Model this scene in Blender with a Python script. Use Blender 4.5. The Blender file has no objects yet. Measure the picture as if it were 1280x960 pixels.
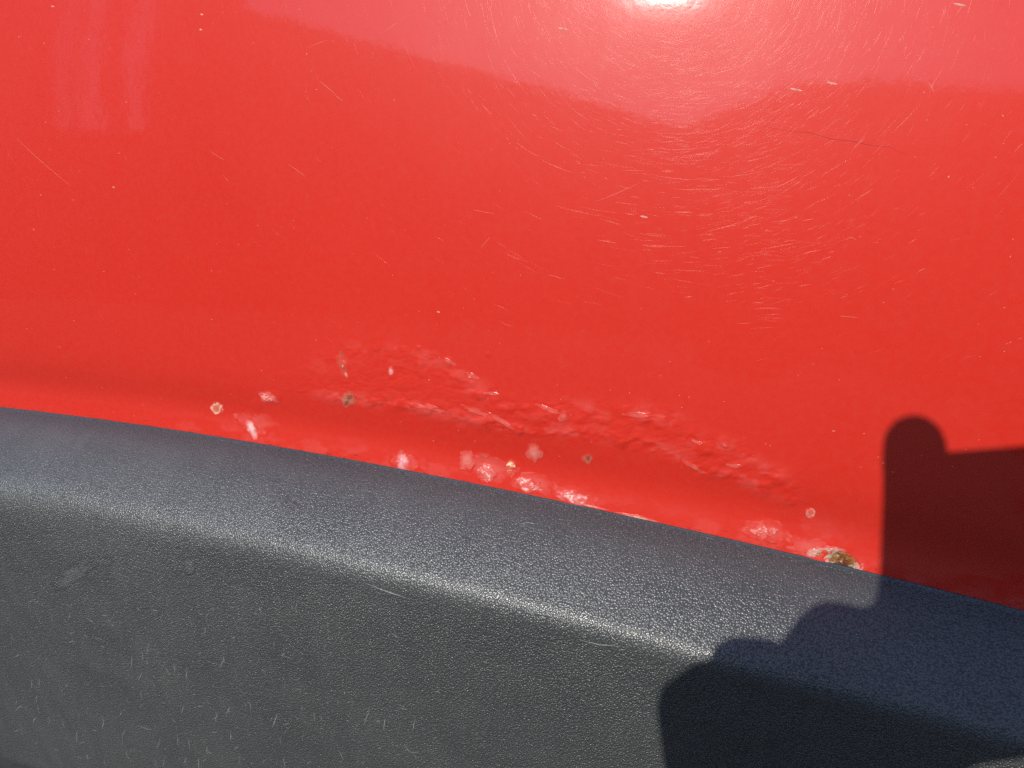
import bpy, bmesh
import math
import numpy as np
R = math.radians
# ---------------------------------------------------------------- camera
F_PX, D_CAM, YAW, PITCH = 966.0, 0.24, R(20.5), R(22.0)
Z_EDGE = 0.36
CAM = np.array([0.0, -D_CAM, Z_EDGE + 0.152])
AX = np.array([-math.sin(YAW)*math.cos(PITCH), math.cos(YAW)*math.cos(PITCH), -math.sin(PITCH)])
RT = np.array([math.cos(YAW), math.sin(YAW), 0.0])
UP = np.cross(RT, AX)
def ray(px, py):
    d = AX + RT*((px-640.0)/F_PX) + UP*((480.0-py)/F_PX)
    return d/np.linalg.norm(d)
def project(P):
    v = np.asarray(P, float) - CAM
    w = v @ AX
    return np.stack([640+F_PX*(v@RT)/w, 480-F_PX*(v@UP)/w], -1)
# ---------------------------------------------------------------- door section: normal elevation (deg) by height above the trim edge
T_H = np.array([-.06, 0, .007, .012, .016, .021, .027, .036, .06, .10, .14, .17, .22, .50])
T_A = np.array([ 14, 14,   12,    2,   -5,   -5,    0,   4,   6,   8, 11.5, 15, 18, 22.])
_h = np.linspace(-.06, .5, 5601)
_t = np.interp(_h, T_H, T_A)
_k = np.ones(31)/31
_t = np.convolve(np.pad(_t, 15, mode='edge'), _k, 'valid')
_o = -np.concatenate([[0], np.cumsum(np.tan(np.radians((_t[1:]+_t[:-1])/2))*np.diff(_h))])
_o -= np.interp(0.03, _h, _o)
def door_out(h): return np.interp(h, _h, _o)
def door_tau(h): return np.interp(h, _h, _t)
EDGE_PX = [(0,510),(150,527),(300,551),(490,583),(640,617),(770,645),(1000,691),(1100,720),(1280,765)]
_o0 = float(door_out(0.0))
def unproj_plane_y(px, py, y):
    d = ray(px, py); t = (y-CAM[1])/d[1]; return CAM + d*t
_e = np.array([unproj_plane_y(px, py, -_o0) for px, py in EDGE_PX])
EDGE_FIT = np.polyfit(_e[:,0], _e[:,2], 2)
def z_edge(x):
    xx = np.clip(x, -.4, .4)
    return np.polyval(EDGE_FIT, xx)
def door_pt(x, h):
    x = np.asarray(x, float); h = np.asarray(h, float)
    return np.stack(np.broadcast_arrays(x, -door_out(h), z_edge(x)+h), -1)
def px_to_door_v(px, py):
    """pixels -> (x, h) on the door skin"""
    px = np.asarray(px, float); py = np.asarray(py, float)
    d = AX+RT*((px-640.0)/F_PX)[..., None]+UP*((480.0-py)/F_PX)[..., None]
    h = np.full(px.shape, .05)
    for _ in range(22):
        P = CAM+d*((-door_out(h)-CAM[1])/d[..., 1])[..., None]
        h = 0.4*h+0.6*(P[..., 2]-z_edge(P[..., 0]))
    return P[..., 0], h
def px_to_door(px, py):
    x, h = px_to_door_v(np.array([px]), np.array([py])); return float(x[0]), float(h[0])
# ---------------------------------------------------------------- trim (cladding) section
LOW = 0.188
def clad_profile(L, wr):
    """outward offset and height (from the lip) of the trim section, as arc samples; returns (s, out, h, tau)"""
    s = np.concatenate([np.linspace(0, L-wr*1.0, 60)[:-1], np.linspace(L-wr*1.0, L+wr*1.0, 70)[:-1], np.linspace(L+wr, L+LOW, 120)[:-1], np.linspace(L+LOW, L+LOW+.03, 24)])
    up = np.interp(s/L, [0, .18, .5, 1.0], [66, 64, 57, 48])
    k = np.clip((s-(L-wr))/(2*wr), 0, 1); k = k*k*(3-2*k)
    lo = np.interp(s-L, [0, .03, LOW, LOW+.03], [1.0, -2, -5, -85])
    tau = up*(1-k)+lo*k
    t = np.radians(tau); ds = np.diff(s); tm = (t[1:]+t[:-1])/2
    out = np.concatenate([[0], np.cumsum(np.sin(tm)*ds)])
    h = -np.concatenate([[0], np.cumsum(np.cos(tm)*ds)])
    return s, out, h, tau
LIP = 0.0006
# ---------------------------------------------------------------- scene, camera, sky, sun, exposure
from mathutils import Vector, Matrix
sc = bpy.context.scene
COL = sc.collection
def sun_from_reflection(px, py):
    x, h = px_to_door(px, py); d = ray(px, py); t = R(float(door_tau(h)))
    n = np.array([0, -math.cos(t), math.sin(t)])
    r = d-2*n*(d@n); return r/np.linalg.norm(r)
SUN = sun_from_reflection(851, -20)          # direction towards the sun: elevation about 34 degrees
cam = bpy.data.cameras.new('camera'); camo = bpy.data.objects.new('camera', cam); COL.objects.link(camo)
cam.sensor_width = 36.0; cam.lens = F_PX/1280*36.0
cam.clip_start = 0.002; cam.clip_end = 500
camo.matrix_world = Matrix(((RT[0], UP[0], -AX[0], CAM[0]), (RT[1], UP[1], -AX[1], CAM[1]), (RT[2], UP[2], -AX[2], CAM[2]), (0, 0, 0, 1)))
sc.camera = camo
SUN_EL = math.asin(SUN[2]); SUN_AZ = math.atan2(SUN[0], SUN[1])      # azimuth clockwise from +Y
world = bpy.data.worlds.new('World'); sc.world = world; world.use_nodes = True
wn = world.node_tree.nodes; wl = world.node_tree.links
sky = wn.new('ShaderNodeTexSky'); sky.sky_type = 'NISHITA'; sky.sun_disc = False
sky.sun_elevation = SUN_EL; sky.sun_rotation = SUN_AZ
sky.air_density = 1.0; sky.dust_density = 0.6; sky.ozone_density = 3.2
wn['Background'].inputs['Strength'].default_value = 0.15
wl.new(sky.outputs[0], wn['Background'].inputs['Color'])
sl = bpy.data.lights.new('sun', 'SUN'); sl.energy = 3.2; sl.angle = R(0.53); sl.color = (1.0, 0.945, 0.85)
so = bpy.data.objects.new('sun', sl); COL.objects.link(so)
so.rotation_euler = Vector(SUN).to_track_quat('Z', 'Y').to_euler(); so.location = Vector(SUN)*20
sc.view_settings.view_transform = 'Standard'; sc.view_settings.look = 'None'
sc.view_settings.exposure = 0.20; sc.view_settings.gamma = 1.0; sc.view_settings.use_curve_mapping = False
sc.render.engine = 'CYCLES'
sc.cycles.max_bounces = 8; sc.cycles.use_denoising = False
sc.cycles.sample_clamp_direct = 5.0; sc.cycles.sample_clamp_indirect = 3.0

# ---------------------------------------------------------------- helpers
rng = np.random.default_rng(7)
_TAB = np.random.default_rng(11).random((256, 256))
def vnoise(x, y):
    xi = np.floor(x).astype(int); yi = np.floor(y).astype(int)
    fx = x-xi; fy = y-yi
    fx = fx*fx*fx*(fx*(fx*6-15)+10); fy = fy*fy*fy*(fy*(fy*6-15)+10)
    a = _TAB[xi & 255, yi & 255]; b = _TAB[(xi+1) & 255, yi & 255]
    c = _TAB[xi & 255, (yi+1) & 255]; d = _TAB[(xi+1) & 255, (yi+1) & 255]
    return (a*(1-fx)+b*fx)*(1-fy)+(c*(1-fx)+d*fx)*fy
def fbm(x, y, o=4):
    v = 0; a = 0.5; s = 0
    for i in range(o):
        v = v+a*vnoise(x+17.3*i, y+9.1*i); s += a; a *= 0.5; x = x*2.03; y = y*2.03
    return v/s
def sstep(a, b, x):
    t = np.clip((x-a)/(b-a), 0, 1); return t*t*(3-2*t)
def seg_dist(px, py, pts):
    """distance (px) to a polyline and signed side (positive = below it in the photograph)"""
    best = np.full(px.shape, 1e9); side = np.zeros(px.shape)
    for (x0, y0), (x1, y1) in zip(pts[:-1], pts[1:]):
        dx, dy = x1-x0, y1-y0
        t = np.clip(((px-x0)*dx+(py-y0)*dy)/(dx*dx+dy*dy), 0, 1)
        qx, qy = px-(x0+t*dx), py-(y0+t*dy)
        d = np.hypot(qx, qy); cr = dx*qy-dy*qx
        m = d < best; best = np.where(m, d, best); side = np.where(m, np.sign(cr), side)
    return best, side
def mesh_obj(name, verts, faces, mat, parent=None, smooth=True):
    me = bpy.data.meshes.new(name)
    verts = np.ascontiguousarray(verts, dtype=np.float32).reshape(-1, 3)
    if isinstance(faces, np.ndarray):
        n, k = faces.shape
        me.vertices.add(len(verts)); me.vertices.foreach_set('co', verts.ravel())
        me.loops.add(n*k); me.loops.foreach_set('vertex_index', faces.astype(np.int32).ravel())
        me.polygons.add(n); me.polygons.foreach_set('loop_start', np.arange(0, n*k, k, dtype=np.int32))
        me.update(calc_edges=True); me.validate()
    else:
        me.from_pydata(verts.tolist(), [], [list(f) for f in faces]); me.update()
    if smooth: me.polygons.foreach_set('use_smooth', np.ones(len(me.polygons), dtype=bool))
    if mat: me.materials.append(mat)
    o = bpy.data.objects.new(name, me); COL.objects.link(o)
    if parent: o.parent = parent
    return o
def set_tint(o, rgba):
    a = o.data.attributes.new('tint', 'FLOAT_COLOR', 'POINT')
    a.data.foreach_set('color', np.ascontiguousarray(rgba, dtype=np.float32).ravel())
def grid_faces(n, m):
    i, j = np.meshgrid(np.arange(n-1), np.arange(m-1), indexing='ij')
    a = (i*m+j).ravel()
    return np.stack([a, a+m, a+m+1, a+1], -1)
def empty(name, loc):
    o = bpy.data.objects.new(name, None); o.empty_display_size = 0.1; o.location = loc; COL.objects.link(o); return o
def tag(o, label=None, cat=None, group=None, kind=None):
    if label: o['label'] = label
    if cat: o['category'] = cat
    if group: o['group'] = group
    if kind: o['kind'] = kind
    return o
def box(name, lo, hi, mat, parent=None):
    (x0, y0, z0), (x1, y1, z1) = lo, hi
    v = [(x, y, z) for x in (x0, x1) for y in (y0, y1) for z in (z0, z1)]
    f = [(0, 1, 3, 2), (4, 6, 7, 5), (0, 4, 5, 1), (2, 3, 7, 6), (0, 2, 6, 4), (1, 5, 7, 3)]
    return mesh_obj(name, v, f, mat, parent, False)

# ---------------------------------------------------------------- materials
class NT:
    def __init__(s, name):
        s.m = bpy.data.materials.new(name); s.m.use_nodes = True
        s.t = s.m.node_tree; s.b = s.t.nodes['Principled BSDF']
    def n(s, t, **k):
        x = s.t.nodes.new(t)
        for a, v in k.items():
            if a in x.inputs.keys(): x.inputs[a].default_value = v
            else: setattr(x, a, v)
        return x
    def l(s, a, b): s.t.links.new(a, b)
    def noise(s, scale, detail=3, rough=0.55, vec=None, dist=0.0):
        x = s.n('ShaderNodeTexNoise'); x.inputs['Scale'].default_value = scale; x.inputs['Detail'].default_value = detail
        x.inputs['Roughness'].default_value = rough; x.inputs['Distortion'].default_value = dist
        if vec: s.l(vec, x.inputs['Vector'])
        return x
    def coord(s, scale=(1, 1, 1)):
        c = s.n('ShaderNodeTexCoord'); mp = s.n('ShaderNodeMapping'); mp.inputs['Scale'].default_value = scale
        s.l(c.outputs['Object'], mp.inputs['Vector']); return mp.outputs[0]
    def ramp(s, fac, stops):
        r = s.n('ShaderNodeValToRGB'); e = r.color_ramp.elements
        while len(e) < len(stops): e.new(0.5)
        for q, (p, c) in zip(e, stops):
            q.position = p; q.color = (*c, 1) if len(c) == 3 else c
        s.l(fac, r.inputs[0]); return r
    def mix(s, fac, a, b):
        x = s.n('ShaderNodeMix', data_type='RGBA')
        for i, v in ((0, fac), (6, a), (7, b)):
            if hasattr(v, 'is_linked'): s.l(v, x.inputs[i])
            else: x.inputs[i].default_value = v if i == 0 else (*v, 1)
        return x.outputs[2]
    def math(s, op, a, b=0.0, clamp=False):
        x = s.n('ShaderNodeMath', operation=op); x.use_clamp = clamp
        for i, v in ((0, a), (1, b)):
            if hasattr(v, 'is_linked'): s.l(v, x.inputs[i])
            else: x.inputs[i].default_value = v
        return x.outputs[0]
    def bump(s, height, dist, strength=1.0, normal=None):
        x = s.n('ShaderNodeBump'); x.inputs['Distance'].default_value = dist; x.inputs['Strength'].default_value = strength
        s.l(height, x.inputs['Height'])
        if normal: s.l(normal, x.inputs['Normal'])
        return x.outputs[0]
def simple(name, col, rough, spec=0.5, noise_scale=40, var=0.2):
    t = NT(name); v = t.coord(); nz = t.noise(noise_scale, 4, vec=v)
    r = t.ramp(nz.outputs[0], [(0.3, tuple(c*(1-var) for c in col)), (0.7, tuple(min(1, c*(1+var)) for c in col))])
    t.l(r.outputs[0], t.b.inputs['Base Color']); t.b.inputs['Roughness'].default_value = rough; t.b.inputs['Specular IOR Level'].default_value = spec
    return t.m
def make_paint():
    t = NT('red_car_paint'); b = t.b; v = t.coord()
    big = t.noise(9, 3, vec=v); fine = t.noise(420, 3, vec=v)
    c = t.mix(big.outputs[0], (0.61, 0.022, 0.0105), (0.67, 0.028, 0.015))
    f2 = t.ramp(fine.outputs[0], [(0.35, (0, 0, 0)), (0.75, (1, 1, 1))])
    c = t.mix(t.math('MULTIPLY', f2.outputs[0], 0.16), c, (0.60, 0.07, 0.055))
    at = t.n('ShaderNodeAttribute'); at.attribute_name = 'tint'
    gr = t.noise(2600, 3, 0.7, vec=v)
    tc = t.mix(t.math('MULTIPLY', gr.outputs[0], 0.55), at.outputs['Color'], (0.25, 0.13, 0.09))
    c2 = t.mix(at.outputs['Alpha'], c, at.outputs['Color'])
    t.l(c2, b.inputs['Base Color'])
    sm = t.noise(60, 4, 0.6, vec=t.coord((1, 1, 0.35)))
    ro = t.math('ADD', t.math('MULTIPLY', sm.outputs[0], 0.14), 0.40)
    b.inputs['Specular IOR Level'].default_value = 0.21
    t.l(t.math('ADD', ro, t.math('MULTIPLY', at.outputs['Alpha'], 0.35), True), b.inputs['Roughness'])
    t.l(t.math('SUBTRACT', 1.0, t.math('ADD', t.math('MULTIPLY', at.outputs['Alpha'], 0.8), 0.2), True), b.inputs['Coat Weight'])
    b.inputs['Coat Roughness'].default_value = 0.07; b.inputs['Coat IOR'].default_value = 1.5
    peel = t.noise(330, 2, 0.5, vec=v); wave = t.noise(38, 2, 0.5, vec=v)
    n1 = t.bump(wave.outputs[0], 0.0001)
    n2 = t.bump(peel.outputs[0], 0.000014, normal=n1)
    micro = t.noise(2600, 2, 0.6, vec=v)
    n3 = t.bump(t.math('MULTIPLY', micro.outputs[0], t.math('ADD', t.math('MULTIPLY', at.outputs['Alpha'], 2.0), 0.35)), 0.00001, normal=n2)
    t.l(n3, b.inputs['Normal']); t.l(n2, b.inputs['Coat Normal'])
    return t.m
PAINT = make_paint()
def make_scratch():
    t = NT('scratched_clearcoat'); b = t.b
    b.inputs['Base Color'].default_value = (0.62, 0.02, 0.012, 1); b.inputs['Roughness'].default_value = 0.27
    b.inputs['Specular IOR Level'].default_value = 0.58
    b.inputs['Base Color'].default_value = (0.66, 0.06, 0.045, 1)
    return t.m
SCRATCH = make_scratch()
def make_plastic():
    t = NT('grained_black_plastic'); b = t.b; v = t.coord()
    vo = t.n('ShaderNodeTexVoronoi'); vo.feature = 'SMOOTH_F1'; vo.inputs['Scale'].default_value = 1480; vo.inputs['Smoothness'].default_value = 0.18
    wob = t.noise(900, 2, vec=v)
    vm = t.n('ShaderNodeVectorMath', operation='MULTIPLY_ADD'); t.l(wob.outputs['Color'], vm.inputs[0]); vm.inputs[1].default_value = (0.0006,)*3
    t.l(v, vm.inputs[2]); t.l(vm.outputs[0], vo.inputs['Vector'])
    cell = t.ramp(vo.outputs['Distance'], [(0.0, (1, 1, 1)), (0.35, (0.78,)*3), (0.75, (0, 0, 0))])
    fine = t.noise(2400, 2, vec=v)
    hgt = t.math('ADD', cell.outputs[0], t.math('MULTIPLY', fine.outputs[0], 0.25))
    ga = t.n('ShaderNodeAttribute'); ga.attribute_name = 'grain_depth'
    t.l(t.bump(t.math('MULTIPLY', hgt, ga.outputs['Fac']), 0.001), b.inputs['Normal'])
    blot = t.noise(14, 4, 0.6, vec=v)
    streak = t.noise(150, 4, 0.7, vec=t.coord((1, 0.25, 0.12)))
    sp = t.noise(260, 5, 0.75, vec=t.coord((1, 1, 0.45)))
    c = t.ramp(blot.outputs[0], [(0.3, (0.044, 0.049, 0.052)), (0.75, (0.058, 0.063, 0.066))]).outputs[0]
    at = t.n('ShaderNodeAttribute'); at.attribute_name = 'tint'
    dm = t.ramp(streak.outputs[0], [(0.30, (0.55,)*3), (0.75, (1, 1, 1))])
    c = t.mix(t.math('MULTIPLY', at.outputs['Alpha'], dm.outputs[0]), c, at.outputs['Color'])
    spk = t.ramp(sp.outputs[0], [(0.66, (0, 0, 0)), (0.80, (1, 1, 1))])
    c = t.mix(t.math('MULTIPLY', spk.outputs[0], t.math('ADD', t.math('MULTIPLY', at.outputs['Alpha'], 0.7), 0.03)), c, (0.26, 0.26, 0.25))
    t.l(c, b.inputs['Base Color'])
    t.l(t.math('ADD', t.math('MULTIPLY', blot.outputs[0], 0.10), 0.30), b.inputs['Roughness']); b.inputs['IOR'].default_value = 1.59
    t.l(t.math('ADD', t.math('MULTIPLY', cell.outputs[0], 0.85), 0.25, True), b.inputs['Specular IOR Level'])
    return t.m
PLASTIC = make_plastic()
SCUFF = simple('scuffed_plastic', (0.28, 0.29, 0.29), 0.7, 0.3, 900, 0.5)
NICK = simple('chipped_primer', (0.66, 0.30, 0.25), 0.7, 0.3, 900, 0.4)
CRACK = simple('crack_dark_paint', (0.16, 0.012, 0.01), 0.6, 0.3, 900, 0.4)  # dark red of the hairline crack
GRIME = simple('joint_grime', (0.13, 0.045, 0.03), 0.9, 0.2, 900, 0.7)
ASPHALT = simple('asphalt', (0.055, 0.054, 0.051), 0.9, 0.3, 60, 0.35)
BRICK = simple('dark_render', (0.16, 0.13, 0.11), 0.85, 0.3, 3, 0.25)
ROOF = simple('roof_tile', (0.09, 0.06, 0.05), 0.8, 0.3, 6, 0.3)
WHITE = simple('white_paint', (0.82, 0.81, 0.78), 0.6, 0.4, 5, 0.05)
SKIN = simple('skin', (0.50, 0.29, 0.20), 0.5, 0.4, 90, 0.12)
CLOTH = simple('dark_blue_cloth', (0.03, 0.035, 0.055), 0.9, 0.2, 300, 0.3)
TROUSER = simple('black_denim', (0.018, 0.018, 0.02), 0.9, 0.2, 400, 0.3)
HAIR = simple('dark_hair', (0.02, 0.013, 0.009), 0.6, 0.3, 500, 0.5)
PHONEM = simple('black_phone_glass', (0.015, 0.015, 0.018), 0.15, 0.5, 50, 0.1)
LENSM = simple('lens_glass', (0.01, 0.01, 0.02), 0.05, 0.6, 50, 0.1)

# ---------------------------------------------------------------- ground
s_ = 150.0
gx = np.concatenate([-np.geomspace(s_, .5, 40), np.geomspace(.5, s_, 40)])
GX, GY = np.meshgrid(gx, gx, indexing='ij')
ground = mesh_obj('ground', np.stack([GX, GY, 0*GX], -1), grid_faces(80, 80), ASPHALT)
tag(ground, kind='structure')

# ---------------------------------------------------------------- the door
door = empty('car_door', (-0.08, 0.02, Z_EDGE-.13))
tag(door, 'red car door with bubbled rusty lower edge above black grained plastic cladding', 'car door')
def local(v): return np.asarray(v)-np.array(door.location)
A_LINE = [(400, 452), (445, 440), (500, 441), (545, 450), (585, 478), (622, 500), (655, 512), (690, 508), (735, 512), (800, 517), (842, 525), (872, 552), (915, 560), (950, 585), (1000, 603)]
B_LINE = [(395, 492), (450, 498), (520, 508), (565, 518), (610, 527), (650, 538), (700, 537), (760, 545), (830, 560), (880, 588), (940, 602), (990, 622)]
BUB = []
_r = np.random.default_rng(5)
for k in range(120):
    L = A_LINE if k % 3 else B_LINE
    i = _r.integers(0, len(L)-1); f = _r.random()
    x = L[i][0]*(1-f)+L[i+1][0]*f; y = L[i][1]*(1-f)+L[i+1][1]*f
    BUB.append((x+_r.normal(0, 5), y+_r.normal(3, 7), _r.uniform(4, 12), _r.uniform(.04, .22)))
BUB += [(340, 497, 13, .28), (322, 506, 10, .2), (700, 520, 15, .30), (672, 524, 12, .25), (826, 527, 12, .30), (806, 521, 10, .3), (880, 560, 13, .28), (905, 552, 9, .25), (930, 566, 9, .2), (893, 583, 14, .25), (925, 582, 10, .2), (975, 597, 16, .22), (1010, 640, 7, .25), (955, 612, 14, .2), (985, 626, 10, .2),
        (505, 575, 12, .25), (588, 576, 13, .25), (610, 590, 14, .32), (640, 582, 9, .25), (660, 604, 18, .3), (668, 566, 11, .22), (715, 622, 20, .3), (745, 634, 14, .15), (545, 590, 14, .12), (955, 662, 20, .25), (1040, 690, 26, .3), (430, 455, 9, .2), (436, 497, 11, .12), (314, 532, 12, .2), (270, 510, 8, .15), (610, 443, 5, .15), (560, 452, 8, .2)]
def disp(px, py):
    """paint damage relief in millimetres, outward"""
    da, sa = seg_dist(px, py, A_LINE); db, sb = seg_dist(px, py, B_LINE)
    inside = ((sa > 0) & (sb < 0)).astype(float)
    zone = np.maximum(inside, np.exp(-(np.minimum(da, db)/13.0)**2))
    zone = zone*sstep(320, 430, px)*(1-sstep(985, 1025, px))
    n1 = fbm(px/25.0, py/15.0, 4)
    d = zone*(0.10+1.1*np.sqrt(np.abs(n1-.5)+.004)*.8)*0.43
    n2 = fbm(px/10+40, py/7.0+11, 3)
    d = d+zone*0.07*sstep(.42, .64, n2)
    # ragged raised rim along the lower border of the lifted paint
    w = fbm(px/22.0+5, py/14.0+3, 3)
    d = d+0.36*np.exp(-((db-8*(w-.5))/6.0)**2)*sstep(.40, .62, w)*sstep(380, 440, px)*(1-sstep(930, 990, px))
    for x, y, r, a in BUB:
        m = (np.abs(px-x) < r*2.2) & (np.abs(py-y) < r*2.2)
        if m.any():
            q = ((px[m]-x)/r)**2+((py[m]-y)/(r*.8))**2
            q = q*(0.75+0.5*fbm(px[m]/5.0+x, py[m]/5.0, 2))
            d[m] += a*np.clip(1-q, 0, 1)**1.0
    low = sstep(60, 0, np.abs(py-(540+.2*(px-640))))
    d = d+0.25*(fbm(px/90.0+3, py/60.0, 2)-.5)*low
    return d
def edge_py(px): return np.interp(px, [p[0] for p in EDGE_PX], [p[1] for p in EDGE_PX])
xg = np.concatenate([np.linspace(-.95, -.40, 40)[:-1], np.linspace(-.40, -.262, 60)[:-1], np.linspace(-.262, .045, 760)[:-1], np.linspace(.045, .12, 40)[:-1], np.linspace(.12, .60, 40)])
hg = np.concatenate([np.linspace(-.03, -.001, 6)[:-1], np.linspace(-.001, .078, 220)[:-1], np.linspace(.078, .20, 90)[:-1], np.linspace(.20, .45, 40)])
XG, HG = np.meshgrid(xg, hg, indexing='ij')
PG = door_pt(XG, HG); Q = project(PG); PX, PY = Q[..., 0], Q[..., 1]
ok = (PX > -100) & (PX < 1400) & (PY > -100) & (PY < 1000) & ((PG-CAM)@AX > 0)
PXc = np.where(ok, PX, -500.0); PYc = np.where(ok, PY, -500.0)
DM = disp(PXc, PYc)*ok
DM = DM-1.4*sstep(.80, .68, np.hypot(((PXc-1041)*.972+(PYc-703)*.233)/43, (-(PXc-1041)*.233+(PYc-703)*.972)/22))
TAU = np.radians(door_tau(HG)); NG = np.stack([0*TAU, -np.cos(TAU), np.sin(TAU)], -1)
VG = PG+NG*(DM*0.001)[..., None]
# chalky lifted paint, with the ridges' soft pink reflection painted into the tint
def wear_and_sheen(px, py):
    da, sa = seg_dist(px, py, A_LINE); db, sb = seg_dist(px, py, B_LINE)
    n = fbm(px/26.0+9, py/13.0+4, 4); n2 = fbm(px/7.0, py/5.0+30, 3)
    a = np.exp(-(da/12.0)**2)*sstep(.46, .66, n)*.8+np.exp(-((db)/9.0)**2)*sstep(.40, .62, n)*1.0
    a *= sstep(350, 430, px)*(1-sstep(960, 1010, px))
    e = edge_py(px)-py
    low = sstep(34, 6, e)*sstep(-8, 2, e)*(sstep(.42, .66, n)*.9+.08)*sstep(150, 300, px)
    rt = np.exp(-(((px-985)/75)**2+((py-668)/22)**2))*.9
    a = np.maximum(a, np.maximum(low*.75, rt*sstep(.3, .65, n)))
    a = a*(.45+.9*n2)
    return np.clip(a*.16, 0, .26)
WR = wear_and_sheen(PXc, PYc)*ok
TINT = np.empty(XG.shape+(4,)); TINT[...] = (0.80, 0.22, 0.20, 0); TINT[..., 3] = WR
# folded-back border so that the skin has depth
VG2 = np.concatenate([VG, (VG[:, -1:]+np.array([0, .03, 0]))], 1); TINT = np.concatenate([TINT, TINT[:, -1:]], 1)
VG2 = np.concatenate([VG2[:1]+np.array([0, .03, 0]), VG2, VG2[-1:]+np.array([0, .03, 0])], 0); TINT = np.concatenate([TINT[:1], TINT, TINT[-1:]], 0)
panel = mesh_obj('door_panel', local(VG2), grid_faces(*VG2.shape[:2]), PAINT, door)
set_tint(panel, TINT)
panel['label'] = 'glossy scratched red door skin with bubbled lower edge'

# ---------------------------------------------------------------- the trim
def wr_of(x): return float(np.interp(x, [-.36, -.22, -.12, 0.02], [.0135, .010, .0070, .0052]))
def L_of(x): return float(np.interp(x, [-.32, -.21, .0, .06], [.0435, .0428, .0422, .040]))
xc = np.concatenate([np.linspace(-.95, -.40, 50)[:-1], np.linspace(-.40, .14, 420)[:-1], np.linspace(.14, .60, 40)])
rows = []; ssamp = []
for x in xc:
    s, o, h, t = clad_profile(L_of(x), wr_of(x))
    ze = float(z_edge(x))
    pre = np.array([[x, -(_o0-.004), ze+.0001], [x, -(_o0+LIP*.25), ze+.00032], [x, -(_o0+LIP*.7), ze+.00025]])
    body = np.stack([np.full(len(s), x), -(_o0+LIP+o), ze+h], -1)
    back = np.array([[x, .03, body[-1, 2]]])
    rows.append(np.concatenate([pre, body, back])); ssamp.append(np.concatenate([[-1, -1, -1], s, [s[-1]+.05]]))
CV = np.array(rows); CS = np.array(ssamp)
CQ = project(CV); cpx, cpy = CQ[..., 0], CQ[..., 1]
cok = ((CV-CAM)@AX > 0.02) & (cpx > -200) & (cpx < 1500) & (cpy < 1200)
LL = np.array([L_of(x) for x in xc])[:, None]
low = sstep(.03, .15, CS-LL)
dx = CV[..., 0]
dust = low*(0.22+.36*sstep(.0, -.30, dx))*(.6+.7*fbm(dx*130, CS*40, 4))
upd = (.24+.26*sstep(-.02, -.28, dx))*sstep(.0, .012, CS)*(.5+.9*fbm(dx*40+7, CS*70, 3))
CT = np.empty(CV.shape[:2]+(4,)); CT[...] = (0.15, 0.155, 0.155, 0)
CT[..., 3] = np.clip(np.maximum(dust, upd)*.75, 0, 1)
mud = sstep(LOW-.012, LOW+.006, CS-LL)*sstep(.35, .6, fbm(dx*25+3, CS*40, 3))
CT[..., :3] = CT[..., :3]*(1-mud[..., None])+np.array([.10, .065, .03])*mud[..., None]; CT[..., 3] = np.maximum(CT[..., 3], mud*.9)
clad = mesh_obj('plastic_cladding', local(CV), grid_faces(*CV.shape[:2]), PLASTIC, door)
set_tint(clad, CT)
_ga = clad.data.attributes.new('grain_depth', 'FLOAT', 'POINT'); _ga.data.foreach_set('value', ((0.135+0.155*sstep(-.002, .010, CS-LL))*np.where(CS < .0009, .10, 1.0)).astype(np.float32).ravel())
clad['label'] = 'black pebble-grained plastic cladding along the bottom of the door'
def clad_pt(x, s):
    S_, o, h, t = clad_profile(L_of(x), wr_of(x))
    tt = R(float(np.interp(s, S_, t)))
    return (np.array([x, -(_o0+LIP+np.interp(s, S_, o)), float(z_edge(x))+np.interp(s, S_, h)]), np.array([0, -math.cos(tt), math.sin(tt)]))

# ---------------------------------------------------------------- pieces lying on the surfaces
def door_uv(px, py):
    x, h = px_to_door(px, py); e = 2.0
    x1, h1 = px_to_door(px+e, py); x2, h2 = px_to_door(px, py+e)
    return (x, h), np.array([[(x1-x)/e, (x2-x)/e], [(h1-h)/e, (h2-h)/e]])
def on_door(px, py, lift):
    """surface point(s) above the relief of the door skin; px, py arrays near one another"""
    px = np.asarray(px, float); py = np.asarray(py, float)
    c = (float(px.mean()), float(py.mean())); (x0, h0), J = door_uv(*c)
    X = x0+J[0, 0]*(px-c[0])+J[0, 1]*(py-c[1]); H = h0+J[1, 0]*(px-c[0])+J[1, 1]*(py-c[1])
    P = door_pt(X, H); q = project(P)
    d = disp(q[..., 0].copy(), q[..., 1].copy())
    t = np.radians(door_tau(H)); N = np.stack([0*t, -np.cos(t), np.sin(t)], -1)
    return P+N*((d+lift)*0.001)[..., None], N
def on_clad(px, py, lift):
    px = np.asarray(px, float); py = np.asarray(py, float); out = np.empty(px.shape+(3,)); nn = np.empty(px.shape+(3,))
    for idx in np.ndindex(px.shape):
        x, s = on_clad.g
        for _ in range(12):
            P, N = clad_pt(x, s); q = project(P); e = np.array([px[idx], py[idx]])-q
            if abs(e).max() < .05: break
            qx = project(clad_pt(x+.0005, s)[0])-q; qs = project(clad_pt(x, s+.0005)[0])-q
            dlt = np.linalg.solve(np.stack([qx, qs], 1)/.0005, e)
            x += float(np.clip(dlt[0], -.1, .1)); s = float(np.clip(s+np.clip(dlt[1], -.03, .03), .001, .21))
        on_clad.g = (x, s)
        lf = lift[idx] if hasattr(lift, 'shape') and lift.shape else lift
        out[idx] = P+N*lf*.001; nn[idx] = N
    return out, nn
on_clad.g = (-.1, .08)
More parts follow.
